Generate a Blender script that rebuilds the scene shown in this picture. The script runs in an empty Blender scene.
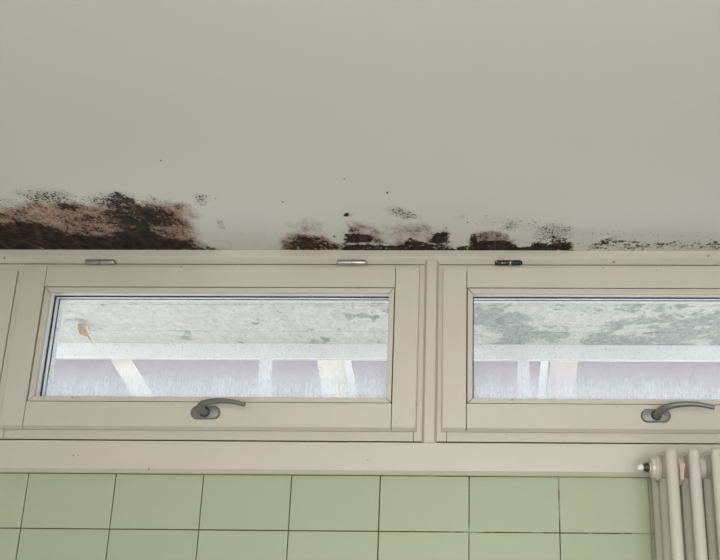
import bpy, bmesh, math, random
import numpy as np
from mathutils import Vector, Matrix

random.seed(7)
S = bpy.context.scene
COL = S.collection

# ---------------------------------------------------------------- camera
cam_data = bpy.data.cameras.new('camera')
cam = bpy.data.objects.new('camera', cam_data)
COL.objects.link(cam)
S.camera = cam
cam_data.sensor_fit = 'HORIZONTAL'
cam_data.sensor_width = 36.0
cam_data.lens = 45.0
cam_data.shift_x = -0.1243
cam_data.clip_start = 0.02
PITCH, ROLL, YAW = 0.315664, 0.009756, 0.023533
_fw = Vector((-math.sin(YAW) * math.cos(PITCH), math.cos(YAW) * math.cos(PITCH), math.sin(PITCH)))
_rt = Vector((math.cos(YAW), math.sin(YAW), 0))
_up = _rt.cross(_fw)
_rt2 = _rt * math.cos(ROLL) + _up * math.sin(ROLL)
_up2 = _rt2.cross(_fw)
_m = Matrix((_rt2, _up2, -_fw)).transposed().to_4x4()
_m.translation = Vector((0, -2.06, 1.746))
cam.matrix_world = _m

# ---------------------------------------------------------------- sky, rear fill light, exposure
W = bpy.data.worlds.new('overcast_sky')
S.world = W
W.use_nodes = True
_bg = W.node_tree.nodes['Background']
_bg.inputs[0].default_value = (0.985, 0.99, 1.0, 1)
_bg.inputs[1].default_value = 3.3


def area_light(name, loc, direction, sx, sy, power, color):
    d = bpy.data.lights.new(name, 'AREA')
    d.shape = 'RECTANGLE'
    d.size, d.size_y = sx, sy
    d.energy = power
    d.color = color
    o = bpy.data.objects.new(name, d)
    COL.objects.link(o)
    o.location = loc
    o.rotation_euler = Vector(direction).to_track_quat('-Z', 'Y').to_euler()
    return o


# added fill light for the room, behind an invented, unseen rear window
area_light('rear_fill_light', (0.1, -3.78, 1.45), (0, 1, -0.35), 1.7, 1.3, 86, (1.0, 0.968, 0.955))

# hazy sun that comes over the roof and falls on what stands beyond the slab
_sun = bpy.data.lights.new('hazy_sun', 'SUN')
_sun.energy = 0.6
_sun.angle = math.radians(6)
_sun.color = (1.0, 0.95, 0.88)
_so = bpy.data.objects.new('hazy_sun', _sun)
COL.objects.link(_so)
_so.rotation_euler = Vector((0.25, 0.62, -0.90)).to_track_quat('-Z', 'Y').to_euler()

vs = S.view_settings
vs.view_transform = 'Standard'
vs.look = 'None'
vs.exposure = 0.0
vs.gamma = 1.0
vs.use_curve_mapping = False


# ---------------------------------------------------------------- material helpers
class NT:
    def __init__(self, name):
        self.m = bpy.data.materials.new(name)
        self.m.use_nodes = True
        self.t = self.m.node_tree
        self.t.nodes.clear()
        self.out = self.t.nodes.new('ShaderNodeOutputMaterial')

    def n(self, kind, **kw):
        x = self.t.nodes.new(kind)
        for k, v in kw.items():
            setattr(x, k, v)
        return x

    def l(self, a, b):
        self.t.links.new(a, b)

    def val(self, sock, v):
        if hasattr(v, 'node'):
            self.l(v, sock)
        else:
            sock.default_value = v

    def math(self, op, a, b=0.0, c=0.0, clamp=False):
        x = self.n('ShaderNodeMath', operation=op, use_clamp=clamp)
        for i, v in enumerate((a, b, c)):
            self.val(x.inputs[i], v)
        return x.outputs[0]

    def mapr(self, v, a, b, c=0.0, d=1.0, smooth=True):
        x = self.n('ShaderNodeMapRange', interpolation_type='SMOOTHSTEP' if smooth else 'LINEAR')
        self.val(x.inputs[0], v)
        for i, q in enumerate((a, b, c, d)):
            self.val(x.inputs[i + 1], q)
        return x.outputs[0]

    def mix(self, f, a, b):
        x = self.n('ShaderNodeMix', data_type='RGBA')
        self.val(x.inputs[0], f)
        for i, v in ((6, a), (7, b)):
            if hasattr(v, 'node'):
                self.l(v, x.inputs[i])
            else:
                x.inputs[i].default_value = (*v, 1)
        return x.outputs[2]

    def coord(self, scale=(1, 1, 1), which='Object', obj=None):
        tc = self.n('ShaderNodeTexCoord')
        mp = self.n('ShaderNodeMapping')
        mp.inputs['Scale'].default_value = scale
        self.l(tc.outputs[which], mp.inputs[0])
        return mp.outputs[0]

    def noise(self, co, scale, detail=4.0, rough=0.55, dist=0.0):
        x = self.n('ShaderNodeTexNoise')
        self.l(co, x.inputs['Vector'])
        x.inputs['Scale'].default_value = scale
        x.inputs['Detail'].default_value = detail
        x.inputs['Roughness'].default_value = rough
        x.inputs['Distortion'].default_value = dist
        return x.outputs[0]

    def bsdf(self, color, rough=0.5, metal=0.0, bump=None, strength=0.2, dist=0.002, spec=0.5):
        p = self.n('ShaderNodeBsdfPrincipled')
        if hasattr(color, 'node'):
            self.l(color, p.inputs['Base Color'])
        else:
            p.inputs['Base Color'].default_value = (*color, 1)
        self.val(p.inputs['Roughness'], rough)
        p.inputs['Metallic'].default_value = metal
        p.inputs['Specular IOR Level'].default_value = spec
        if bump is not None:
            b = self.n('ShaderNodeBump')
            b.inputs['Strength'].default_value = strength
            b.inputs['Distance'].default_value = dist
            self.l(bump, b.inputs['Height'])
            self.l(b.outputs[0], p.inputs['Normal'])
        self.l(p.outputs[0], self.out.inputs[0])
        return p


MAT = {}


def simple(name, color, rough=0.5, metal=0.0, var=0.06, scale=14, spec=0.5, bump=0.0):
    t = NT(name)
    co = t.coord()
    nz = t.noise(co, scale, 5)
    c2 = tuple(max(0, v * (1 - var * 2)) for v in color)
    c1 = tuple(min(1, v * (1 + var)) for v in color)
    t.bsdf(t.mix(nz, c2, c1), rough, metal, nz if bump else None, bump, 0.002, spec)
    MAT[name] = t.m
    return t.m


def paint(name, color, rough=0.42):
    """old brush-painted wood: slight unevenness and scattered fly specks"""
    t = NT(name)
    co = t.coord(which='Object')
    big = t.noise(co, 5, 3)
    fine = t.noise(co, 60, 4)
    a = t.mix(big, tuple(v * 0.95 for v in color), tuple(min(1, v * 1.03) for v in color))
    speck = t.mapr(t.noise(co, 55, 1.0, 0.4), 0.775, 0.80)
    a = t.mix(t.math('MULTIPLY', speck, 0.6), a, (0.10, 0.06, 0.045))
    brush = t.noise(t.coord((3, 40, 40)), 6, 3)
    t.bsdf(a, rough, 0.0, t.math('ADD', t.math('MULTIPLY', fine, 0.4), brush), 0.06, 0.001)
    MAT[name] = t.m
    return t.m


paint('cream_paint', (0.60, 0.555, 0.465))
paint('white_paint', (0.86, 0.86, 0.86), 0.35)
paint('radiator_enamel', (0.60, 0.555, 0.47), 0.33)
simple('wall_plaster', (0.78, 0.77, 0.72), 0.8, var=0.03, scale=6)
simple('green_plaster', (0.27, 0.31, 0.26), 0.7, var=0.03, scale=6)  # unseen side walls; dark green picked to tint and dim the room light
simple('floor_lino', (0.62, 0.59, 0.53), 0.5)
simple('grime', (0.075, 0.045, 0.032), 0.9, var=0.3, scale=40)
simple('rubber', (0.012, 0.012, 0.014), 0.6)
simple('grey_rubber', (0.16, 0.17, 0.19), 0.6)
simple('aluminium_spacer', (0.82, 0.83, 0.85), 0.35, 0.3)
simple('satin_metal', (0.235, 0.23, 0.215), 0.5, 0.45, var=0.05, scale=30)
simple('hinge_metal', (0.52, 0.50, 0.45), 0.36, 0.7, var=0.12, scale=60)
simple('dark_brass', (0.10, 0.085, 0.07), 0.45, 0.6, var=0.2, scale=80)
simple('cap_plastic', (0.80, 0.78, 0.70), 0.35)
simple('bracket_paint', (0.60, 0.47, 0.40), 0.6, var=0.15, scale=60)
simple('veranda_white', (0.88, 0.88, 0.89), 0.5, var=0.02)
simple('timber_pale', (0.52, 0.475, 0.43), 0.6, var=0.05, scale=10)
simple('timber_pink', (0.44, 0.375, 0.36), 0.6, var=0.05, scale=10)
simple('batten_white', (0.47, 0.47, 0.47), 0.6, var=0.03, scale=10)
simple('tan_wood', (0.55, 0.42, 0.28), 0.6, var=0.12, scale=50)
simple('stick_white', (0.85, 0.79, 0.70), 0.6)
simple('mauve_render', (0.20, 0.172, 0.192), 0.9, var=0.12, scale=0.8)
simple('roof_tile', (0.40, 0.20, 0.14), 0.8, var=0.2, scale=3)
simple('far_glass', (0.10, 0.12, 0.14), 0.1)
simple('pale_paving', (0.74, 0.73, 0.70), 0.9, var=0.08, scale=1.5)


def worn_hinge():
    t = NT('worn_hinge')
    co = t.coord()
    nz = t.noise(co, 90, 3)
    bare = t.mapr(nz, 0.54, 0.58)
    t.bsdf(t.mix(bare, (0.022, 0.017, 0.014), (0.46, 0.42, 0.36)), 0.45, 0.3, nz, 0.5, 0.002)
    MAT['worn_hinge'] = t.m


worn_hinge()


def tile_material():
    t = NT('green_tile')
    oi = t.n('ShaderNodeObjectInfo')
    base = t.mix(oi.outputs['Random'], (0.415, 0.455, 0.305), (0.44, 0.475, 0.315))
    nz = t.noise(t.coord(which='Object'), 30, 4)
    c = t.mix(t.math('MULTIPLY', nz, 0.16), base, (0.32, 0.38, 0.28))
    t.bsdf(c, 0.5, 0.0, nz, 0.02, 0.001, 0.35)
    MAT['green_tile'] = t.m


tile_material()


def grout_material():
    t = NT('grout')
    co = t.coord()
    sep = t.n('ShaderNodeSeparateXYZ')
    t.l(co, sep.inputs[0])
    patch = t.noise(co, 14, 6, 0.72)
    clean = t.mapr(sep.outputs[0], -0.35, 0.6, 0.14, -0.16, False)     # dirtier towards the mouldy corner
    dirt = t.mapr(t.math('ADD', patch, clean), 0.40, 0.52)
    fine = t.noise(co, 120, 2)
    dark = t.mix(fine, (0.05, 0.032, 0.022), (0.16, 0.11, 0.075))
    t.bsdf(t.mix(dirt, (0.36, 0.38, 0.27), dark), 0.9)
    MAT['grout'] = t.m


grout_material()


def ceiling_material():
    """matt distemper; mould, flaked pink plaster and green-grey spores from three stain maps"""
    t = NT('mouldy_ceiling')
    co = t.coord()
    at = {}
    for k in ('dark', 'pink', 'green'):
        a = t.n('ShaderNodeAttribute', attribute_name='stain_' + k)
        at[k] = a.outputs['Fac']
    big = t.noise(co, 2.2, 4)
    fine = t.noise(co, 300, 3)
    paintc = t.mix(big, (0.77, 0.765, 0.73), (0.81, 0.805, 0.765))
    stx = t.coord((1.0, 0.55, 1.0))
    n1 = t.noise(stx, 110, 6, 0.72)      # ragged flaking
    n2 = t.noise(stx, 240, 2, 0.55)      # speckle
    n3 = t.noise(stx, 38, 5, 0.62)      # larger lumps
    # pinkish bared plaster
    pv = t.math('ADD', at['pink'], t.math('MULTIPLY', t.math('SUBTRACT', n3, 0.5), 0.95))
    pm = t.math('MULTIPLY', t.mapr(pv, 0.22, 0.80), 0.92)
    pinkc = t.mix(t.mapr(n1, 0.30, 0.68), (0.24, 0.125, 0.09), (0.66, 0.43, 0.34))
    pinkc = t.mix(t.mapr(t.math('ADD', n2, t.math('MULTIPLY', n3, 0.5)), 0.75, 0.85, 0.0, 0.9), pinkc, (0.085, 0.052, 0.042))
    c = t.mix(pm, paintc, pinkc)
    # green-grey spores
    gv = t.math('ADD', at['green'], t.math('MULTIPLY', t.math('SUBTRACT', n2, 0.5), 1.7))
    gv = t.math('ADD', gv, t.math('MULTIPLY', t.math('SUBTRACT', n3, 0.5), 0.5))
    gm = t.mapr(gv, 0.56, 0.68)
    gm = t.math('MULTIPLY', gm, t.mapr(at['green'], 0.05, 0.2))
    gh = t.math('MULTIPLY', t.mapr(at['green'], 0.25, 0.6), 0.32)
    c = t.mix(gh, c, (0.20, 0.21, 0.17))
    c = t.mix(gm, c, (0.060, 0.058, 0.042))
    # black-brown mould
    dv = t.math('ADD', at['dark'], t.math('MULTIPLY', t.math('SUBTRACT', n1, 0.5), 1.75))
    dv = t.math('ADD', dv, t.math('MULTIPLY', t.math('SUBTRACT', n3, 0.5), 0.9))
    dm = t.mapr(dv, 0.44, 0.70)
    dm = t.math('MULTIPLY', dm, t.mapr(at['dark'], 0.04, 0.2))
    darkc = t.mix(t.mapr(t.noise(stx, 60, 5, 0.7), 0.35, 0.72), (0.016, 0.011, 0.010), (0.090, 0.052, 0.042))
    c = t.mix(dm, c, darkc)
    h = t.math('SUBTRACT', t.math('MULTIPLY', fine, 0.06), t.math('MULTIPLY', pm, 0.35))
    h = t.math('ADD', h, t.math('MULTIPLY', dm, 0.25))
    t.bsdf(c, 0.85, 0.0, h, 0.35, 0.002, 0.2)
    MAT['mouldy_ceiling'] = t.m


ceiling_material()


def concrete_material():
    t = NT('flaking_soffit')
    co = t.coord((0.9, 0.5, 1))
    sep = t.n('ShaderNodeSeparateXYZ')
    t.l(t.coord(), sep.inputs[0])
    a = t.noise(co, 3.6, 8, 0.70, 0.9)
    b = t.noise(co, 30, 6, 0.75)
    c3 = t.noise(t.coord((1, 0.45, 1)), 60, 4, 0.7)
    v = t.math('ADD', a, t.math('MULTIPLY', t.math('SUBTRACT', b, 0.5), 0.5))
    v = t.math('ADD', v, t.mapr(sep.outputs[0], -1.4, 1.0, -0.055, 0.065, False))
    bare = t.mapr(v, 0.525, 0.575)
    paintc = t.mix(t.mapr(b, 0.3, 0.7), (0.52, 0.525, 0.51), (0.74, 0.74, 0.72))
    barec = t.mix(t.mapr(c3, 0.3, 0.7), (0.20, 0.21, 0.205), (0.44, 0.45, 0.44))
    c = t.mix(t.math('MULTIPLY', bare, 0.88), paintc, barec)
    chips = t.mapr(t.math('ADD', c3, t.math('MULTIPLY', b, 0.4)), 0.775, 0.84)
    c = t.mix(t.math('MULTIPLY', chips, 0.6), c, (0.30, 0.31, 0.30))
    spots = t.mapr(t.math('ADD', t.noise(t.coord((1, 0.4, 1)), 11, 2, 0.5), t.math('MULTIPLY', c3, 0.12)), 0.715, 0.75)
    c = t.mix(t.math('MULTIPLY', spots, 0.8), c, (0.22, 0.235, 0.24))
    t.bsdf(c, 0.9, 0.0, v, 0.4, 0.01)
    MAT['flaking_soffit'] = t.m


concrete_material()


def glass_material(name, film, lo, hi):
    """thin window glass; film > 0 adds limescale runs and dirt spots left by water"""
    t = NT(name)
    tr = t.n('ShaderNodeBsdfTransparent')
    tr.inputs[0].default_value = (0.975, 0.985, 0.985, 1)
    gl = t.n('ShaderNodeBsdfGlossy')
    gl.inputs['Roughness'].default_value = 0.02
    lw = t.n('ShaderNodeFresnel')
    lw.inputs['IOR'].default_value = 1.25
    mx = t.n('ShaderNodeMixShader')
    t.l(lw.outputs[0], mx.inputs[0])
    t.l(tr.outputs[0], mx.inputs[1])
    t.l(gl.outputs[0], mx.inputs[2])
    last = mx
    if film:
        sep = t.n('ShaderNodeSeparateXYZ')
        t.l(t.coord(), sep.inputs[0])
        st = t.noise(t.coord((1, 1, 0.10)), 240, 3, 0.6)
        st2 = t.noise(t.coord((1, 1, 0.2)), 13, 3, 0.6)
        hgt = t.math('ADD', sep.outputs[2], t.math('MULTIPLY', t.math('SUBTRACT', st, 0.5), -0.085))
        hgt = t.math('ADD', hgt, t.math('MULTIPLY', t.math('SUBTRACT', st2, 0.5), -0.10))
        g = t.math('MULTIPLY', t.mapr(hgt, lo, hi, 0.85, 0.0), t.mapr(t.noise(t.coord((1, 1, 0.3)), 300, 2), 0.3, 0.7, 0.55, 1.0))
        dots = t.mapr(t.noise(t.coord(), 380, 1, 0.4), 0.66, 0.72, 0.0, 0.40)
        haze = t.mapr(t.noise(t.coord(), 5, 3), 0.3, 0.7, 0.02, 0.07)
        m = t.math('MAXIMUM', g, dots)
        m = t.math('MULTIPLY', t.math('ADD', m, haze, clamp=True), film, clamp=True)
        tl = t.n('ShaderNodeBsdfTranslucent')
        tl.inputs[0].default_value = (0.88, 0.92, 1.0, 1)
        df = t.n('ShaderNodeBsdfDiffuse')
        df.inputs[0].default_value = (0.85, 0.86, 0.90, 1)
        m2 = t.n('ShaderNodeMixShader')
        m2.inputs[0].default_value = 0.10
        t.l(tl.outputs[0], m2.inputs[1])
        t.l(df.outputs[0], m2.inputs[2])
        m3 = t.n('ShaderNodeMixShader')
        t.l(m, m3.inputs[0])
        t.l(mx.outputs[0], m3.inputs[1])
        t.l(m2.outputs[0], m3.inputs[2])
        last = m3
    t.l(last.outputs[0], t.out.inputs[0])
    MAT[name] = t.m


glass_material('clear_glass', 0, 0, 0)
glass_material('streaked_glass', 0.80, 0.055, 0.185)
glass_material('veranda_glass', 0.30, -0.4, 0.6)


# ---------------------------------------------------------------- object helpers
def tag(o, label=None, cat=None, group=None, kind=None):
    for k, v in (('label', label), ('category', cat), ('group', group), ('kind', kind)):
        if v:
            o[k] = v
    return o


def empty(name, loc=(0, 0, 0), parent=None):
    o = bpy.data.objects.new(name, None)
    o.empty_display_size = 0.05
    COL.objects.link(o)
    o.location = loc
    o.parent = parent
    return o


def obj(name, bm, mat, parent=None, loc=(0, 0, 0), smooth=False):
    me = bpy.data.meshes.new(name)
    bmesh.ops.recalc_face_normals(bm, faces=bm.faces[:])
    bm.to_mesh(me)
    bm.free()
    me.materials.append(MAT[mat])
    if smooth:
        me.polygons.foreach_set('use_smooth', [True] * len(me.polygons))
        me.set_sharp_from_angle(angle=math.radians(40))
    o = bpy.data.objects.new(name, me)
    COL.objects.link(o)
    o.location = loc
    o.parent = parent
    return o


def box(x0, x1, y0, y1, z0, z1, bm=None):
    bm = bm or bmesh.new()
    v = [bm.verts.new((x, y, z)) for x in (x0, x1) for y in (y0, y1) for z in (z0, z1)]
    for f in ((0, 1, 3, 2), (4, 6, 7, 5), (0, 4, 5, 1), (2, 3, 7, 6), (0, 2, 6, 4), (1, 5, 7, 3)):
        bm.faces.new([v[i] for i in f])
    return bm


def front_bevel(bm, b, sides, off, seg=3):
    """round the room-side (low y) edges of a box along the named sides"""
    x0, x1, y0, y1, z0, z1 = b
    test = {'x0': (0, x0), 'x1': (0, x1), 'z0': (2, z0), 'z1': (2, z1)}
    es = []
    for e in bm.edges:
        for s in sides:
            ax, val = test[s]
            if all(abs(v.co.y - y0) < 1e-6 and abs(v.co[ax] - val) < 1e-6 for v in e.verts):
                es.append(e)
    bmesh.ops.bevel(bm, geom=es, offset=off, segments=seg, profile=0.5, affect='EDGES')
    return bm


def bbox(b, sides=(), off=0.003, seg=3):
    bm = box(*b)
    if sides:
        front_bevel(bm, b, sides, off, seg)
    return bm


def all_bevel(b, off, seg=2):
    bm = box(*b)
    bmesh.ops.bevel(bm, geom=bm.edges[:], offset=off, segments=seg, profile=0.5, affect='EDGES')
    return bm


def prism(poly, axis, a0, a1, bm=None):
    """extrude a 2-D outline along an axis; poly is in the other two axes in x, y, z order"""
    bm = bm or bmesh.new()

    def P(p, a):
        q = list(p)
        q.insert(axis, a)
        return q
    lo = [bm.verts.new(P(p, a0)) for p in poly]
    hi = [bm.verts.new(P(p, a1)) for p in poly]
    bm.faces.new(lo)
    bm.faces.new(hi[::-1])
    k = len(poly)
    for i in range(k):
        bm.faces.new((lo[i], lo[(i + 1) % k], hi[(i + 1) % k], hi[i]))
    return bm


def lathe(prof, centre, axis, n=20, bm=None):
    """revolve (distance along axis, radius) pairs about an axis through centre"""
    bm = bm or bmesh.new()
    ax = Vector([1 if i == axis else 0 for i in range(3)])
    u = Vector((0, 0, 1)) if axis != 2 else Vector((1, 0, 0))
    w = ax.cross(u)
    c = Vector(centre)
    rings = []
    for d, r in prof:
        if r < 1e-6:
            rings.append([bm.verts.new(c + ax * d)])
        else:
            rings.append([bm.verts.new(c + ax * d + (u * math.cos(2 * math.pi * i / n) + w * math.sin(2 * math.pi * i / n)) * r) for i in range(n)])
    for a, b in zip(rings, rings[1:]):
        for i in range(n):
            j = (i + 1) % n
            if len(a) == 1 and len(b) == 1:
                continue
            if len(a) == 1:
                bm.faces.new((a[0], b[i], b[j]))
            elif len(b) == 1:
                bm.faces.new((a[i], b[0], a[j]))
            else:
                bm.faces.new((a[i], b[i], b[j], a[j]))
    for r in (rings[0], rings[-1]):
        if len(r) > 1:
            bm.faces.new(r)
    return bm


def sweep(pts, radii, n=14, flat=1.0, bm=None):
    """tube through points with a radius at each (radius scaled by flat across the sweep plane)"""
    bm = bm or bmesh.new()
    pts = [Vector(p) for p in pts]
    rings = []
    ref = Vector((0, 0, 1))
    for i, p in enumerate(pts):
        t = (pts[min(i + 1, len(pts) - 1)] - pts[max(i - 1, 0)]).normalized()
        a = ref.cross(t).normalized()
        b = t.cross(a).normalized()
        r = radii[i]
        rings.append([bm.verts.new(p + a * math.cos(2 * math.pi * k / n) * r + b * math.sin(2 * math.pi * k / n) * r * flat) for k in range(n)])
    for A, B in zip(rings, rings[1:]):
        for k in range(n):
            bm.faces.new((A[k], B[k], B[(k + 1) % n], A[(k + 1) % n]))
    bm.faces.new(rings[0])
    bm.faces.new(rings[-1])
    return bm


def smooth_path(ctrl, rad, per=6):
    """Catmull-Rom through control points"""
    P = [Vector(p) for p in ctrl]
    out, rr = [], []
    for i in range(len(P) - 1):
        p0, p1, p2, p3 = P[max(i - 1, 0)], P[i], P[i + 1], P[min(i + 2, len(P) - 1)]
        for k in range(per):
            t = k / per
            out.append(0.5 * ((2 * p1) + (p2 - p0) * t + (2 * p0 - 5 * p1 + 4 * p2 - p3) * t * t + (3 * p1 - p0 - 3 * p2 + p3) * t ** 3))
            rr.append(rad[i] * (1 - t) + rad[i + 1] * t)
    out.append(P[-1])
    rr.append(rad[-1])
    return out, rr


# ================================================================ THE ROOM
CEIL = 2.4910
XL, XR, YB = -2.4, 1.7, -3.6

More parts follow.
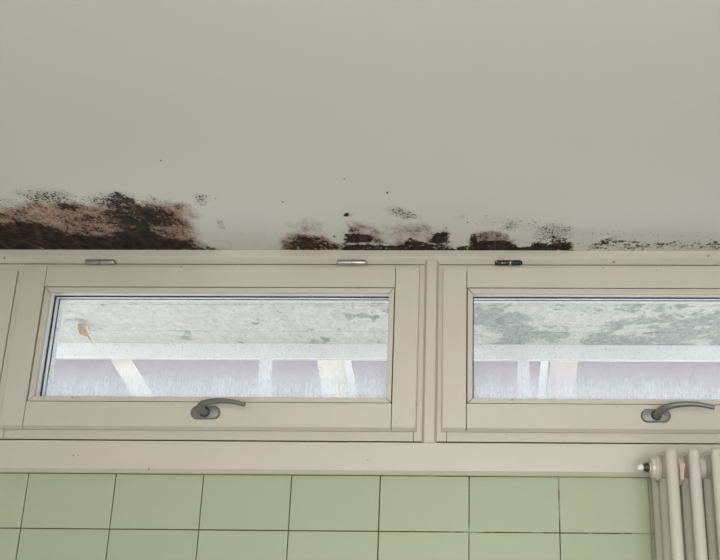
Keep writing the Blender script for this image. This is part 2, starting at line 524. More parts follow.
# ---------------------------------------------------------------- ceiling with its mould
# outlines on the ceiling in metres: (x along the wall, distance from the wall)
STAINS = [
    ('pink', 0.9, 0.1, [(-1.254, 0.003), (-1.121, 0.248), (-1.023, 0.265), (-0.96, 0.282), (-0.93, 0.299), (-0.876, 0.299), (-0.838, 0.288), (-0.777, 0.288), (-0.729, 0.288), (-0.652, 0.294), (-0.615, 0.288), (-0.619, 0.237), (-0.638, 0.166), (-0.649, 0.055), (-0.644, 0.006)]),
    ('dark', 0.95, 0.11, [(-1.254, 0.003), (-1.15, 0.195), (-1.061, 0.189), (-1.015, 0.189), (-0.971, 0.177), (-0.955, 0.146), (-0.938, 0.114), (-0.901, 0.107), (-0.839, 0.101), (-0.799, 0.146), (-0.769, 0.165), (-0.728, 0.165), (-0.715, 0.134), (-0.716, 0.088), (-0.696, 0.075), (-0.667, 0.075), (-0.661, 0.048), (-0.652, 0.02), (-0.625, 0.012), (-0.629, -0.001)]),
    ('dark', 0.78, 0.12, [(-0.824, 0.159), (-0.803, 0.231), (-0.771, 0.304), (-0.75, 0.336), (-0.729, 0.347), (-0.712, 0.336), (-0.704, 0.299), (-0.67, 0.283), (-0.649, 0.283), (-0.64, 0.255), (-0.64, 0.226), (-0.66, 0.178), (-0.695, 0.159), (-0.769, 0.146)]),
    ('dark', 0.56, 0.1, [(-1.153, 0.189), (-1.114, 0.259), (-1.023, 0.265), (-0.97, 0.265), (-0.971, 0.225), (-0.951, 0.189), (-0.972, 0.158), (-1.074, 0.164)]),
    ('dark', 0.5, 0.08, [(-0.947, 0.189), (-0.889, 0.26), (-0.783, 0.271), (-0.839, 0.101), (-0.906, 0.094), (-0.946, 0.107)]),
    ('dark', 0.52, 0.1, [(-0.674, 0.271), (-0.616, 0.277), (-0.634, 0.178), (-0.652, 0.089), (-0.706, 0.088), (-0.713, 0.153)]),
    ('dark', 0.7, 0.06, [(-0.901, 0.282), (-0.881, 0.299), (-0.855, 0.299), (-0.838, 0.288), (-0.836, 0.271), (-0.865, 0.254), (-0.898, 0.26)]),
    ('dark', 0.6, 0.08, [(-0.662, 0.283), (-0.632, 0.294), (-0.614, 0.283), (-0.623, 0.26), (-0.652, 0.26)]),
    ('green', 0.6, 0.1, [(-0.94, 0.347), (-0.917, 0.367), (-0.882, 0.372), (-0.842, 0.367), (-0.83, 0.336), (-0.848, 0.315), (-0.885, 0.288), (-0.925, 0.288), (-0.938, 0.315)]),
    ('green', 0.58, 0.1, [(-0.816, 0.32), (-0.78, 0.347), (-0.74, 0.362), (-0.71, 0.352), (-0.707, 0.315), (-0.757, 0.282), (-0.805, 0.282)]),
    ('green', 0.42, 0.08, [(-1.102, 0.282), (-1.073, 0.336), (-0.964, 0.341), (-0.955, 0.315), (-0.972, 0.271), (-1.005, 0.265)]),
    ('green', 0.47, 0.06, [(-0.709, 0.31), (-0.666, 0.347), (-0.648, 0.326), (-0.602, 0.31), (-0.614, 0.277), (-0.657, 0.277)]),
    ('green', 0.6, 0.05, [(-0.574, 0.347), (-0.549, 0.347), (-0.554, 0.321), (-0.579, 0.277), (-0.581, 0.299)]),
    ('green', 0.62, 0.04, [(-0.566, 0.196), (-0.553, 0.202), (-0.561, 0.147), (-0.569, 0.16)]),
    ('pink', 0.8, 0.06, [(-0.452, 0.007), (-0.436, 0.09), (-0.419, 0.116), (-0.393, 0.122), (-0.348, 0.11), (-0.322, 0.063), (-0.297, 0.057), (-0.303, 0.008)]),
    ('pink', 0.6, 0.1, [(-0.417, 0.103), (-0.398, 0.166), (-0.37, 0.209), (-0.351, 0.179), (-0.351, 0.103)]),
    ('pink', 0.62, 0.08, [(-0.298, 0.05), (-0.282, 0.167), (-0.263, 0.191), (-0.221, 0.167), (-0.188, 0.129), (-0.19, 0.05)]),
    ('pink', 0.52, 0.12, [(-0.212, 0.022), (-0.195, 0.155), (-0.157, 0.179), (-0.085, 0.167), (-0.046, 0.104), (-0.043, 0.023)]),
    ('pink', 0.5, 0.08, [(-0.1, 0.023), (-0.091, 0.13), (-0.05, 0.143), (-0.043, 0.023)]),
    ('dark', 0.76, 0.07, [(-0.445, 0.021), (-0.421, 0.096), (-0.396, 0.103), (-0.354, 0.103), (-0.336, 0.083), (-0.323, 0.056), (-0.294, 0.057), (-0.301, 0.008), (-0.433, 0.007)]),
    ('dark', 0.74, 0.04, [(-0.43, 0.049), (-0.416, 0.096), (-0.397, 0.1), (-0.398, 0.063)]),
    ('dark', 0.72, 0.04, [(-0.39, 0.056), (-0.374, 0.096), (-0.338, 0.083), (-0.311, 0.043), (-0.306, 0.008), (-0.366, 0.029)]),
    ('dark', 0.85, 0.024, [(-0.296, 0.063), (-0.288, 0.123), (-0.267, 0.123), (-0.235, 0.116), (-0.227, 0.09), (-0.236, 0.064)]),
    ('dark', 0.52, 0.06, [(-0.289, 0.116), (-0.282, 0.154), (-0.258, 0.161), (-0.226, 0.123), (-0.191, 0.09), (-0.195, 0.05), (-0.237, 0.057)]),
    ('dark', 0.82, 0.024, [(-0.317, -0.007), (-0.3, 0.046), (-0.233, 0.053), (-0.179, 0.04), (-0.157, 0.05), (-0.155, 0.077), (-0.139, 0.094), (-0.124, 0.077), (-0.094, 0.057), (-0.076, 0.037), (-0.042, 0.037), (-0.035, 0.016), (-0.036, -0.005)]),
    ('dark', 0.85, 0.03, [(-0.096, 0.064), (-0.088, 0.104), (-0.075, 0.13), (-0.052, 0.133), (-0.046, 0.111), (-0.051, 0.064), (-0.075, 0.057)]),
    ('dark', 0.6, 0.04, [(-0.123, 0.057), (-0.088, 0.097), (-0.046, 0.078), (-0.042, 0.03), (-0.119, 0.03)]),
    ('green', 0.52, 0.06, [(-0.073, 0.13), (-0.063, 0.161), (-0.051, 0.173), (-0.047, 0.136)]),
    ('green', 0.6, 0.07, [(-0.18, 0.272), (-0.158, 0.283), (-0.125, 0.256), (-0.112, 0.221), (-0.137, 0.209), (-0.17, 0.238)]),
    ('dark', 0.85, 0.024, [(-0.28, 0.235), (-0.265, 0.247), (-0.263, 0.232), (-0.277, 0.224)]),
    ('dark', 0.6, 0.016, [(-0.261, 0.244), (-0.252, 0.25), (-0.254, 0.235)]),
    ('dark', 0.75, 0.016, [(-0.32, 0.1), (-0.313, 0.113), (-0.31, 0.1)]),
    ('pink', 0.3, 0.08, [(-0.032, 0.227), (-0.025, 0.267), (-0.012, 0.261), (-0.015, 0.221)]),
    ('pink', 0.7, 0.04, [(0.001, 0.037), (0.003, 0.124), (0.019, 0.136), (0.069, 0.137), (0.093, 0.105), (0.111, 0.038)]),
    ('dark', 0.85, 0.024, [(-0.033, -0.005), (-0.028, 0.03), (0.001, 0.051), (0.003, 0.111), (0.012, 0.124), (0.017, 0.078), (0.048, 0.075), (0.083, 0.078), (0.103, 0.058), (0.12, 0.034), (0.144, 0.038), (0.156, 0.065), (0.195, 0.059), (0.243, 0.072), (0.253, -0.004)]),
    ('dark', 0.5, 0.04, [(0.01, 0.104), (0.014, 0.14), (0.065, 0.14), (0.097, 0.118), (0.11, 0.058), (0.048, 0.072)]),
    ('dark', 0.55, 0.04, [(0.147, 0.031), (0.146, 0.111), (0.163, 0.105), (0.199, 0.118), (0.238, 0.092), (0.249, 0.025)]),
    ('dark', 0.62, 0.04, [(0.192, 0.038), (0.198, 0.099), (0.22, 0.092), (0.242, 0.079), (0.248, 0.025)]),
    ('green', 0.5, 0.08, [(0.144, 0.105), (0.147, 0.168), (0.174, 0.198), (0.239, 0.168), (0.243, 0.092), (0.187, 0.092)]),
    ('green', 0.55, 0.06, [(0.069, 0.155), (0.081, 0.198), (0.109, 0.204), (0.109, 0.162), (0.097, 0.137)]),
    ('green', 0.42, 0.08, [(0.014, 0.192), (0.031, 0.227), (0.067, 0.192), (0.068, 0.162)]),
    ('dark', 0.47, 0.08, [(0.253, 0.003), (0.244, 0.079), (0.271, 0.072), (0.398, 0.08), (0.582, 0.087), (0.699, 0.081), (0.723, 0.006)]),
    ('dark', 0.55, 0.06, [(0.294, 0.018), (0.3, 0.079), (0.324, 0.106), (0.366, 0.079), (0.362, 0.046), (0.324, 0.011)]),
    ('dark', 0.55, 0.06, [(0.421, 0.032), (0.423, 0.073), (0.465, 0.073), (0.494, 0.087), (0.514, 0.073), (0.513, 0.026), (0.464, 0.033)]),
    ('dark', 0.5, 0.06, [(0.546, 0.026), (0.542, 0.08), (0.57, 0.1), (0.59, 0.074), (0.603, 0.026)]),
    ('pink', 0.25, 0.12, [(0.253, 0.003), (0.243, 0.092), (0.396, 0.093), (0.412, 0.004)]),
    ('pink', 0.22, 0.12, [(-0.636, -0.001), (-0.596, 0.128), (-0.531, 0.128), (-0.429, 0.116), (-0.449, -0.0)]),
    ('green', 0.36, 0.12, [(0.001, 0.168), (0.014, 0.239), (0.065, 0.25), (0.294, 0.156), (0.57, 0.132), (0.584, 0.08), (0.303, 0.092), (0.115, 0.143)]),
]
SPOTS = [(-0.252, 0.426, .004), (-0.229, 0.402, .0025), (-0.171, 0.357, .0045), (-0.395, 0.31, .004), (-0.59, 0.509, .0035),
         (0.322, 0.268, .003), (-0.006, 0.192, .004), (0.026, 0.104, .003), (0.519, 0.157, .003), (-0.535, 0.326, .003)]


def poly_density(px, py, poly, soft):
    """0..1 field: 1 well inside the outline, 0.5 on it, 0 outside"""
    n = len(poly)
    inside = np.zeros(px.shape, bool)
    d2 = np.full(px.shape, 1e9)
    for i in range(n):
        x1, y1 = poly[i]
        x2, y2 = poly[(i + 1) % n]
        cond = ((y1 > py) != (y2 > py))
        with np.errstate(divide='ignore', invalid='ignore'):
            xi = (x2 - x1) * (py - y1) / ((y2 - y1) if y2 != y1 else 1e-12) + x1
        inside ^= cond & (px < xi)
        ex, ey = x2 - x1, y2 - y1
        L = ex * ex + ey * ey + 1e-12
        t = np.clip(((px - x1) * ex + (py - y1) * ey) / L, 0, 1)
        d2 = np.minimum(d2, (px - x1 - t * ex) ** 2 + (py - y1 - t * ey) ** 2)
    sd = np.sqrt(d2)
    sd = np.where(inside, sd, -sd)
    t = np.clip(0.62 + sd / soft, 0, 1)
    return t * t * (3 - 2 * t)


def build_ceiling():
    xs = [XL - 0.1, -1.9] + list(np.arange(-1.5, 0.8001, 0.005)) + [1.2, XR + 0.1]
    ds = list(np.arange(-0.06, 0.56, 0.005)) + [1.2, 2.4, -YB + 0.1]
    gx, gd = np.meshgrid(np.array(xs), np.array(ds), indexing='ij')
    fields = {k: np.zeros(gx.shape) for k in ('dark', 'pink', 'green')}
    for layer, dens, soft, poly in STAINS:
        f = poly_density(gx, np.maximum(gd, 0.004), [(x, max(d, -0.05)) for x, d in poly], soft) * dens
        fields[layer] = np.maximum(fields[layer], f)
    for x, d, r in SPOTS:
        f = np.clip(1.6 - np.hypot(gx - x, (gd - d) * 0.55) / (r * 0.62), 0, 1)
        fields['dark'] = np.maximum(fields['dark'], f)
    nx, nd = gx.shape
    verts = [(float(gx[i, j]), float(-gd[i, j]), CEIL) for i in range(nx) for j in range(nd)]
    faces = [(i * nd + j, i * nd + j + 1, (i + 1) * nd + j + 1, (i + 1) * nd + j) for i in range(nx - 1) for j in range(nd - 1)]
    base = len(verts)
    # upper side so that the slab has thickness
    rect = [(XL - 0.1, 0.06), (XR + 0.1, 0.06), (XR + 0.1, YB - 0.1), (XL - 0.1, YB - 0.1)]
    verts += [(x, y, CEIL + 0.09) for x, y in rect]
    faces.append((base, base + 1, base + 2, base + 3))
    me = bpy.data.meshes.new('ceiling')
    me.from_pydata(verts, [], faces)
    for k, f in fields.items():
        a = me.attributes.new('stain_' + k, 'FLOAT', 'POINT')
        a.data.foreach_set('value', list(f.ravel().astype(float)) + [0.0] * 4)
    me.materials.append(MAT['mouldy_ceiling'])
    o = bpy.data.objects.new('ceiling', me)
    COL.objects.link(o)
    tag(o, 'off-white plaster ceiling with black mould and flaked pink patches along the window', 'ceiling', kind='structure')


build_ceiling()

# ---------------------------------------------------------------- walls and floor
wall = obj('wall_back', box(XL, XR, 0.003, 0.16, 0, 2.0302), 'grout')
tag(wall, 'window wall faced with pale green tiles and grimy joints', 'wall', kind='structure')
for x0, x1 in ((XL, -1.602), (1.402, XR)):
    obj('pier', box(x0, x1, 0.003, 0.16, 2.0302, CEIL - 0.001), 'wall_plaster', wall)
obj('outer_bounce_face', box(XL, XR, 0.1602, 0.168, -0.02, 2.03), 'white_paint', wall)  # unseen white outer face, added to bounce light onto the veranda
tile_mesh = {}


def tile(x0, x1, z0, z1):
    key = (round(x1 - x0, 4), round(z1 - z0, 4))
    if key not in tile_mesh:
        w, h = key
        b = (-w / 2, w / 2, 0, 0.0028, -h / 2, h / 2)
        bm = bbox(b, ('x0', 'x1', 'z0', 'z1'), 0.0009, 2)
        o = obj('tile', bm, 'green_tile', wall)
        tile_mesh[key] = o.data
    else:
        o = bpy.data.objects.new('tile', tile_mesh[key])
        COL.objects.link(o)
        o.parent = wall
    o.location = ((x0 + x1) / 2 + random.uniform(-.0002, .0002), random.uniform(-.0004, .0002), (z0 + z1) / 2)
    o.rotation_euler = (random.uniform(-.002, .002), 0, random.uniform(-.002, .002))


G = 0.0011
for i in range(-12, 8):
    x0, x1 = i * 0.2 + G, (i + 1) * 0.2 - G
    tile(x0, x1, 1.834 + G, 1.9540)
    for k in range(9):
        zt = 1.834 - 0.2 * k
        tile(x0, x1, zt - 0.2 + G, zt - G)

wl = obj('wall_left', box(XL - 0.1, XL, YB, 0.16, 0, CEIL - 0.001), 'green_plaster')
tag(wl, 'plain unseen side wall left of the windows, sage green added to tint and dim that side', 'wall', kind='structure')
wr = obj('wall_right', box(XR, XR + 0.1, YB, 0.16, 0, CEIL - 0.001), 'green_plaster')
tag(wr, 'plain unseen side wall beyond the radiator, in the same light-dimming sage green', 'wall', kind='structure')
bm = box(XL, -0.75, YB - 0.1, YB, 0, CEIL - 0.001)
box(0.95, XR, YB - 0.1, YB, 0, CEIL - 0.001, bm)
box(-0.75, 0.95, YB - 0.1, YB, 0, 0.8, bm)
box(-0.75, 0.95, YB - 0.1, YB, 2.1, CEIL - 0.001, bm)
wf = obj('wall_front', bm, 'wall_plaster')
tag(wf, 'plain plaster wall behind the viewer with an added opening for the fill light', 'wall', kind='structure')
fl = obj('floor', box(XL - 0.1, XR + 0.1, YB - 0.1, 0.16, -0.1, 0), 'floor_lino')
tag(fl, 'dull brown linoleum floor of the room', 'floor', kind='structure')

# unseen window added behind the viewer as the way in for the fill light
win3 = empty('added_window_3', (0.1, YB - 0.05, 0.8))
tag(win3, 'unseen white framed window added behind the viewer to let in the fill light', 'window', kind='structure')
for nm, b in (('jamb', (-.845, -.79, -.04, .04, .005, 1.295)), ('jamb', (.79, .845, -.04, .04, .005, 1.295)), ('mullion', (-.03, .03, -.04, .04, .06, 1.24)),
              ('rail', (-.789, .789, -.04, .04, .005, .06)), ('rail', (-.789, .789, -.04, .04, 1.24, 1.295))):
    obj(nm, all_bevel(b, .004, 1), 'white_paint', win3)
for x0 in (-.789, .031):
    obj('pane', box(x0, x0 + .758, -.003, .003, .061, 1.239), 'clear_glass', win3)

# ---------------------------------------------------------------- the fixed window frame
frame = empty('trim_1', (0, 0, 0))
tag(frame, 'cream painted fixed frame around both windows with a slim raised mullion', 'window frame', kind='structure')
b = (-1.6, 1.4, -0.012, 0.055, 2.4580, CEIL - 0.0006)
obj('head_rail', prism([(-0.012, CEIL - .0006), (-0.012, 2.4735), (-0.0105, 2.4705), (-0.004, 2.4625), (-0.0015, 2.4585), (0.0555, 2.4585), (0.0555, CEIL - .0006)], 0, -1.6, 1.4), 'cream_paint', frame)
obj('head_strip', box(-1.6, 1.4, 0.0, 0.055, 2.4397, 2.4565), 'cream_paint', frame)
obj('head_grime', box(-1.6, 1.4, 0.003, 0.05, 2.4566, 2.4584), 'grime', frame)
JZ0, JZ1 = 2.0324, 2.4395
obj('jamb', box(-0.1265, -0.0525, 0.0, 0.055, JZ0, JZ1), 'cream_paint', frame)
obj('jamb', box(-1.1000, -1.0735, 0.0, 0.055, JZ0, JZ1), 'cream_paint', frame)
obj('jamb', box(0.8897, 0.9160, 0.0, 0.055, JZ0, JZ1), 'cream_paint', frame)
obj('mullion_moulding', prism([(-.1085, -.0003), (-.1085, -.0030), (-.1072, -.0042), (-.1030, -.0118), (-.1014, -.0130), (-.0806, -.0130), (-.0790, -.0118), (-.0748, -.0042), (-.0735, -.0030), (-.0735, -.0003)], 2, 2.0265, 2.4668), 'cream_paint', frame)
obj('bottom_rail', box(-1.0720, -0.1280, 0.0004, 0.055, JZ0, 2.0580), 'cream_paint', frame)
obj('bottom_rail', box(-0.0510, 0.8882, 0.0004, 0.055, JZ0, 2.0580), 'cream_paint', frame)
obj('joint_grime', box(-1.6, 1.4, 0.010, 0.05, 2.0303, 2.0323), 'grime', frame)
for x in (-1.07275, -0.12725, -0.05175, 0.88895):
    obj('joint_grime', box(x - .0007, x + .0007, 0.004, 0.054, 2.0326, 2.4395), 'grime', frame)
for x0, x1 in ((-1.6, -1.1022), (0.9182, 1.4)):
    b = (x0, x1, -0.003, 0.055, 2.0324, 2.4425)
    obj('side_panel', bbox(b, ('x0', 'x1', 'z1'), 0.0015, 2), 'cream_paint', frame)
for x in (-1.1011, 0.9171):
    obj('joint_grime', box(x - .001, x + .001, 0.006, 0.054, 2.0326, 2.4395), 'grime', frame)

b = (-2.4, 1.7, -0.025, 0.0024, 1.9552, 2.0262)
bm = box(*b)
front_bevel(bm, b, ('z0',), 0.0090, 1)
front_bevel(bm, b, ('z1',), 0.002, 2)
ap = obj('trim_2', bm, 'cream_paint')
tag(ap, 'long cream painted board between the windows and the green tiles', 'trim board', kind='structure')


# ---------------------------------------------------------------- the two top-hinged sashes
def handle_lever(parent, cx, cz):
    y0 = -0.0180
    # oval rosette
    bm = bmesh.new()
    n = 28
    prof = [(0, 1.0), (0.0075, 1.0), (0.0098, 0.93), (0.0105, 0.84)]
    rings = []
    for d, k in prof:
        ring = []
        for i in range(n):
            a = 2 * math.pi * i / n
            ex = 0.0185 if math.cos(a) >= 0 else -0.0185
            ring.append(bm.verts.new((cx + ex + math.cos(a) * 0.0150 * k, y0 - d, cz + math.sin(a) * 0.0150 * k)))
        rings.append(ring)
    for A, B in zip(rings, rings[1:]):
        for i in range(n):
            bm.faces.new((A[i], A[(i + 1) % n], B[(i + 1) % n], B[i]))
    bm.faces.new(rings[0])
    bm.faces.new(rings[-1])
    h = obj('handle', bm, 'satin_metal', parent, smooth=True)
    h['label'] = 'grey metal lever handle on an oval plate'
    obj('collar', lathe([(0, .0118), (-.0022, .0118), (-.0022, .0092)], (cx, y0 - .0106, cz), 1, 24), 'rubber', h)
    yb = y0 - 0.0129
    ctrl = [(cx, yb, cz), (cx - .0005, yb - .018, cz + .0005), (cx + .001, yb - .038, cz + .003), (cx + .012, yb - .056, cz + .0085), (cx + .036, yb - .066, cz + .0125),
            (cx + .066, yb - .072, cz + .0125), (cx + .092, yb - .075, cz + .0085), (cx + .110, yb - .076, cz + .0040)]
    rad = [.0100, .0098, .0095, .0088, .0076, .0066, .0060, .0056]
    pts, rr = smooth_path(ctrl, rad, 5)
    obj('lever', sweep(pts, rr, 16, 0.85), 'satin_metal', h, smooth=True)


def hinge(parent, cx, length, mat, z=0.4063):
    y = -0.0185
    L = length / 2
    r = 0.0062
    pr = [(-L, 0.0), (-L, r * .75), (-L + .0015, r * .95), (-L + .004, r), (-0.0006, r)]
    h = obj('hinge', lathe(pr, (cx, y, z), 0, 18), mat, parent, smooth=True)
    pr = [(0.0006, r), (L - .007, r), (L - .003, r * .85), (L - .0008, r * .5), (L, 0.0)]
    obj('hinge_barrel', lathe(pr, (cx, y, z), 0, 18), mat, h, smooth=True)
    obj('hinge_pin', lathe([(-.004, r * .7), (.004, r * .7)], (cx, y, z), 0, 14), 'rubber', h)
    obj('hinge_leaf', box(cx - L * .55, cx + L * .55, y + .001, -0.0125, z + .0035, z + .0065), mat, h)
    return h


def build_window(name, cx, label, film_mat, hinges):
    w = empty(name, (cx, 0, 2.0505))
    tag(w, label, 'window', kind='structure')
    H, SW, T = 0.47975, 0.4228, 0.3965
    R0, R1 = 0.0655, 0.3442          # inner edges of the rails
    yf, yk = -0.0180, -0.0008
    g = 0.0009
    # stiles run the full height, rails between them
    for s in (-1, 1):
        xa, xb = (-H, -SW - g) if s < 0 else (SW + g, H)
        b = (xa, xb, yf, yk, 0.0028, T)
        bm = box(*b)
        front_bevel(bm, b, ('z0',), 0.0075, 1)
        front_bevel(bm, b, ('z1',), 0.0028, 2)
        side = [e for e in bm.edges if all(abs(v.co.y - yf) < 1e-5 and abs(v.co.x - s * H) < 1e-5 for v in e.verts)]
        bmesh.ops.bevel(bm, geom=side, offset=0.0042, segments=2, profile=0.5, affect='EDGES')
        obj('stile', bm, 'cream_paint', w)
    for b, side in (((-SW + g, SW - g, yf, yk, 0.0028, R0), 'z0'), ((-SW + g, SW - g, yf, yk, R1, T), 'z1')):
        bm = box(*b)
        front_bevel(bm, b, (side,), 0.0075 if side == 'z0' else 0.0028, 1 if side == 'z0' else 2)
        obj('rail', bm, 'cream_paint', w)
    # body of the sash inside the frame
    bm = bmesh.new()
    C = 0.4680
    box(-C, -0.4226, 0.0, 0.052, 0.0082, 0.3882, bm)
    box(0.4226, C, 0.0, 0.052, 0.0082, 0.3882, bm)
    box(-0.4226, 0.4226, 0.0, 0.052, 0.0082, 0.0655, bm)
    box(-0.4226, 0.4226, 0.0, 0.052, 0.3445, 0.3882, bm)
    obj('sash_body', bm, 'grime', w)
    # mitred glazing beads
    ox, ix = 0.4206, 0.4086
    oz0, oz1, iz0, iz1 = 0.0675, 0.3425, 0.0785, 0.3302
    m = 0.0012
    yb0, yb1 = -0.0150, -0.0042

    def bead(quad):
        bm = bmesh.new()
        F = [bm.verts.new((x, yb0, z)) for x, z in quad]
        K = [bm.verts.new((x, yb1, z)) for x, z in quad]
        bm.faces.new(F)
        bm.faces.new(K[::-1])
        for i in range(4):
            j = (i + 1) % 4
            bm.faces.new((F[i], K[i], K[j], F[j]))
        e = [e for e in bm.edges if set(e.verts) == {F[2], F[3]}]
        bmesh.ops.bevel(bm, geom=e, offset=0.0016, segments=2, profile=0.5, affect='EDGES')
        obj('glazing_bead', bm, 'cream_paint', w)
    bead([(-ox, oz0 + m), (-ox, oz1 - m), (-ix, iz1 - m), (-ix, iz0 + m)])
    bead([(ox, oz0 + m), (ox, oz1 - m), (ix, iz1 - m), (ix, iz0 + m)])
    bead([(-ox + m, oz0), (ox - m, oz0), (ix - m, iz0), (-ix + m, iz0)])
    bead([(-ox + m, oz1), (ox - m, oz1), (ix - m, iz1), (-ix + m, iz1)])
    obj('bead_grime', ring(0.4225, 0.0657, 0.3440, 0.010, -0.0040, -0.0030), 'grime', w)
    rb = obj('rebate', ring(ix, iz0, iz1, -0.0118, -0.0028, 0.0138), 'white_paint', w)
    rb['label'] = 'white unpainted rebate behind the beads'
    # double glazing: gasket, inner pane, spacer, outer pane, gasket, white outer lip
    obj('gasket', ring(ix - .0024, iz0 + .0024, iz1 - .0024, -0.012, 0.0139, 0.0185), 'rubber', w)
    obj('pane', box(-ix - .010, ix + .010, 0.0187, 0.0217, iz0 - .010, iz1 + .010), 'clear_glass', w)
    obj('spacer', ring(ix, iz0, iz1, -0.009, 0.0219, 0.0370), 'aluminium_spacer', w)
    p = obj('pane', box(-ix - .010, ix + .010, 0.0372, 0.0402, iz0 - .010, iz1 + .010), film_mat, w)
    p['label'] = 'outer pane with limescale runs along its lower half'
    obj('gasket', ring(ix - .0010, iz0 + .0010, iz1 - .0010, -0.011, 0.0404, 0.0426), 'grey_rubber', w)
    obj('outer_lip', ring(ix, iz0, iz1, -0.0118, 0.0428, 0.066), 'white_paint', w)
    handle_lever(w, -0.0027 if cx < 0 else 0.0052, 0.0408 if cx < 0 else 0.0395)
    for hx, L, mat in hinges:
        hinge(w, hx, L, mat)
    return w


def ring(x, z0, z1, t, y0, y1):
    """rectangular ring; t > 0 grows inwards from the outline, t < 0 outwards"""
    bm = bmesh.new()
    if t > 0:
        o, i = (x, z0, z1), (x - t, z0 + t, z1 - t)
    else:
        o, i = (x - t, z0 + t, z1 - t), (x, z0, z1)

    def loop(q, y):
        return [bm.verts.new(c) for c in ((-q[0], y, q[1]), (q[0], y, q[1]), (q[0], y, q[2]), (-q[0], y, q[2]))]
    a, b, c, d = loop(o, y0), loop(i, y0), loop(o, y1), loop(i, y1)
    for k in range(4):
        j = (k + 1) % 4
        for q in ((a[k], a[j], b[j], b[k]), (c[k], d[k], d[j], c[j]), (a[k], c[k], c[j], a[j]), (b[k], b[j], d[j], d[k])):
            bm.faces.new(q)
    return bm


build_window('window_1', -0.60025, 'cream painted window with two bright metal hinges, seen whole', 'streaked_glass',
             ((-0.2946, 0.0735, 'hinge_metal'), (0.3172, 0.0725, 'hinge_metal')))
build_window('window_2', 0.41625, 'cream painted window with a blackened hinge, above the radiator', 'streaked_glass',
             ((-0.3226, 0.0660, 'worn_hinge'), (0.3000, 0.0725, 'hinge_metal')))


# ---------------------------------------------------------------- radiator
rad = empty('radiator', (0.4075, -0.14, 0.0))
tag(rad, 'cream enamelled tubular column radiator standing against the green tiles', 'radiator')
BASE, TOP = 0.14, 1.9945
PITCH_R, DEPTH = 0.0454, 0.075
ZT, ZB = 1.9617, 0.19


def tube_bm(y):
    r = 0.0120
    n0, n1 = BASE, TOP
    pr = [(n0, 0.003), (n0 + .003, r * .7), (n0 + .010, r), (n1 - .011, r), (n1 - .006, r * .86), (n1 - .0022, r * .56), (n1 - .0005, r * .22), (n1, 0.0)]
    return lathe(pr, (0, y, 0), 2, 18)


def header_bm(zc):
    """pressed head that links the three tubes, with the round nipple boss to the next section"""
    bm = bmesh.new()
    out = [(-DEPTH, zc - .019), (-DEPTH + .012, zc - .024), (-.030, zc - .016), (-.018, zc - .024), (.018, zc - .024), (.030, zc - .016), (DEPTH - .012, zc - .024), (DEPTH, zc - .019),
           (DEPTH, zc + .019), (DEPTH - .012, zc + .025), (.030, zc + .017), (.018, zc + .024), (-.018, zc + .024), (-.030, zc + .017), (-DEPTH + .012, zc + .025), (-DEPTH, zc + .019)]
    prism(out, 0, -0.0085, 0.0085, bm)
    bmesh.ops.bevel(bm, geom=[e for e in bm.edges if abs(e.verts[0].co.x - e.verts[1].co.x) < 1e-6], offset=0.003, segments=2, profile=0.5, affect='EDGES')
    h = PITCH_R / 2
    lathe([(-h, .0215), (-h + .004, .0235), (-h + .007, .0225), (-.006, .0235), (.006, .0235), (h - .007, .0225), (h - .004, .0235), (h, .0215)], (0, 0, zc), 0, 22, bm)
    return bm


first = None
for i in range(9):
    if first is None:
        s = obj('section', header_bm(ZT), 'radiator_enamel', rad, smooth=True)
        kids = [obj('foot_header', header_bm(ZB), 'radiator_enamel', s, smooth=True)]
        for y in (-DEPTH, 0.0, DEPTH):
            kids.append(obj('tube', tube_bm(y), 'radiator_enamel', s, smooth=True))
        first = (s, kids)
    else:
        s = first[0].copy()
        COL.objects.link(s)
        s.location = (PITCH_R * i, 0, 0)
        for k in first[1]:
            c = k.copy()
            COL.objects.link(c)
            c.parent = s
obj('end_bushing', lathe([(-.0105, .0255), (-.0135, .0268), (-.0185, .0268), (-.0205, .0250), (-.0212, .0225), (-.0275, .0215), (-.0290, .0195), (-.0290, .0125), (-.0318, .0120)], (0, 0, ZT), 0, 26), 'radiator_enamel', rad, smooth=True)
v = obj('vent_valve', lathe([(-.0320, .0080), (-.0335, .0098), (-.0385, .0098), (-.0400, .0080), (-.0432, .0076)], (0, 0, ZT), 0, 18), 'dark_brass', rad, smooth=True)
v['label'] = 'dark threaded vent valve'
obj('vent_cap', lathe([(-.0434, .0060), (-.0450, .0074), (-.0510, .0072), (-.0550, .0050), (-.0562, .0)], (0, 0, ZT), 0, 16), 'cap_plastic', v, smooth=True)
# painted steel hook that hangs the radiator on the wall
hk = PITCH_R / 2
obj('wall_hook', prism([(-.062, ZT + .001), (-.056, ZT + .001), (-.050, ZT - .020), (-.030, ZT - .031), (.135, ZT - .031), (.135, ZT - .038), (-.034, ZT - .038), (-.056, ZT - .030)], 0, hk - .004, hk + .004), 'bracket_paint', rad)
obj('hook_tongue', prism([(hk - .0055, ZT + .001), (hk + .0065, ZT + .001), (hk + .001, ZT - .026), (hk - .0045, ZT - .033)], 1, -.0665, -.0625), 'bracket_paint', rad)
for i in (0, 8):
    x = PITCH_R * i
    obj('foot', all_bevel((x - .009, x + .009, -.086, .086, 0.0, .1395), .003, 1), 'radiator_enamel', rad)

# ================================================================ OUTSIDE: a glazed veranda under a concrete slab
slab = obj('soffit_slab', box(-3.6, 3.0, 0.17, 1.44, 2.612, 2.78), 'flaking_soffit')
tag(slab, 'concrete balcony slab outside with flaking whitewash on its underside', 'slab', kind='structure')
ys = [0.175, 0.50, 0.83, 1.174, 1.364]
for k in range(len(ys) - 1):
    z = 2.600 + random.uniform(-.002, .002)
    obj('board_cast', all_bevel((-3.6, 3.0, ys[k] + .0015, ys[k + 1] - .0015, z, 2.6118), .002, 1), 'flaking_soffit', slab)

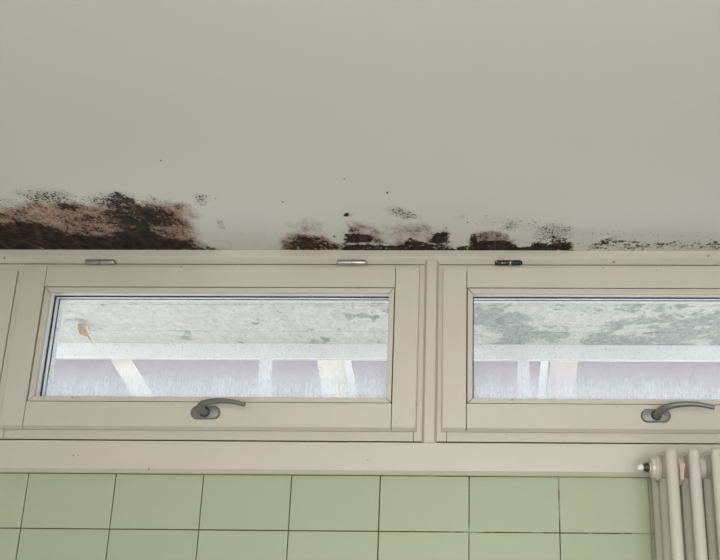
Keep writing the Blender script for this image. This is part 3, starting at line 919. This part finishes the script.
ver = empty('veranda_frame', (0.21, 1.380, 0))
tag(ver, 'white veranda frame outside with a top beam and slim posts', 'veranda')
obj('beam', all_bevel((-3.8, 2.8, -.015, .015, 2.5405, 2.6117), .001, 1), 'veranda_white', ver)
for k in range(-3, 3):
    x = k * 1.008
    obj('post', all_bevel((x - .0225, x + .0225, -.013, .013, -0.02, 2.5400), .001, 1), 'veranda_white', ver)
for k in range(-3, 2):
    x = k * 1.008
    obj('pane', box(x + .0235, x + 1.008 - .0235, -.003, .003, 0.081, 2.5400), 'clear_glass', ver)
    obj('sill_rail', all_bevel((x + .0235, x + 1.008 - .0235, -.013, .013, -0.02, 0.08), .003, 1), 'veranda_white', ver)


pg = empty('pergola', (-0.4, 2.3, -0.02))
tag(pg, 'pale timber pergola with sloping boards just beyond the white veranda frame', 'pergola')
obj('beam', all_bevel((-3.2, 3.0, -.030, .030, 2.785, 2.845), .004, 1), 'timber_pale', pg)


def brace(x_top, x_bot, width, y, mat, zt=2.7846, za=2.748, zb=2.559):
    """straight sloping board: centre x at heights za and zb, running from the beam down to the ground"""
    dx = (x_bot - x_top) / (za - zb)
    xt, xe = x_top - dx * (zt - za), x_top + dx * (za + 0.02)
    w = width / 2
    return obj('brace', prism([(xe + .4 - w, 0.0), (xe + .4 + w, 0.0), (xt + .4 + w, zt + .02), (xt + .4 - w, zt + .02)], 1, y - .010, y + .010), mat, pg)


brace(-1.744, -1.606, 0.100, .018, 'timber_pale')
brace(-0.690, -0.651, 0.130, -.006, 'timber_pale')
brace(-0.602, -0.560, 0.034, -.042, 'batten_white')
brace(0.467, 0.442, 0.132, -.006, 'timber_pink')['label'] = 'broad pinkish sloping board'
brace(0.368, 0.346, 0.036, -.064, 'batten_white')

# ---------------------------------------------------------------- scrap of wood hanging under the slab
br = empty('wooden_scrap', (-1.39, 1.08, 2.52))
tag(br, 'tan wooden scrap with a pale stick hanging under the concrete slab outside', 'wood scrap')
obj('block', prism([(-.0363, .0758), (-.026, .0800), (-.012, .0800), (.0012, .0702), (.0090, .0480), (.036, .004), (.030, .003), (.004, .0345), (-.004, .0335), (-.0257, .0420)], 1, -.005, .009), 'tan_wood', br)
obj('stick', sweep([(.000, -.0095, .066), (.0125, -.0095, .046), (.0270, -.0095, .022), (.0440, -.0095, -.005)], [.0042, .0042, .0038, .0034], 10), 'stick_white', br, smooth=True)

# ---------------------------------------------------------------- ground and the house opposite
gr = obj('terrace_ground', box(-30, 30, 0.165, 40, -0.3, -0.02), 'pale_paving')
tag(gr, 'pale paved ground outside the windows', 'ground', kind='structure')
hs = empty('neighbour_house', (-1.0, 11.0, -0.02))
tag(hs, 'mauve rendered house seen blurred through the streaked window glass', 'house')
obj('wall', box(-6, 5.6, 0, 6, 0, 5.25), 'mauve_render', hs)
obj('roof', prism([(-.3, 5.25), (3, 6.4), (6.3, 5.25)], 0, -6.2, 5.8), 'roof_tile', hs)
for x in (-4.5, -1.5, 1.5, 4.2):
    f = obj('window', ring(.6, .9, 2.3, .07, -.04, -.001), 'veranda_white', hs, loc=(x, 0, 0))
    obj('pane', box(-.529, .529, -.02, -.012, .971, 2.229), 'far_glass', f)
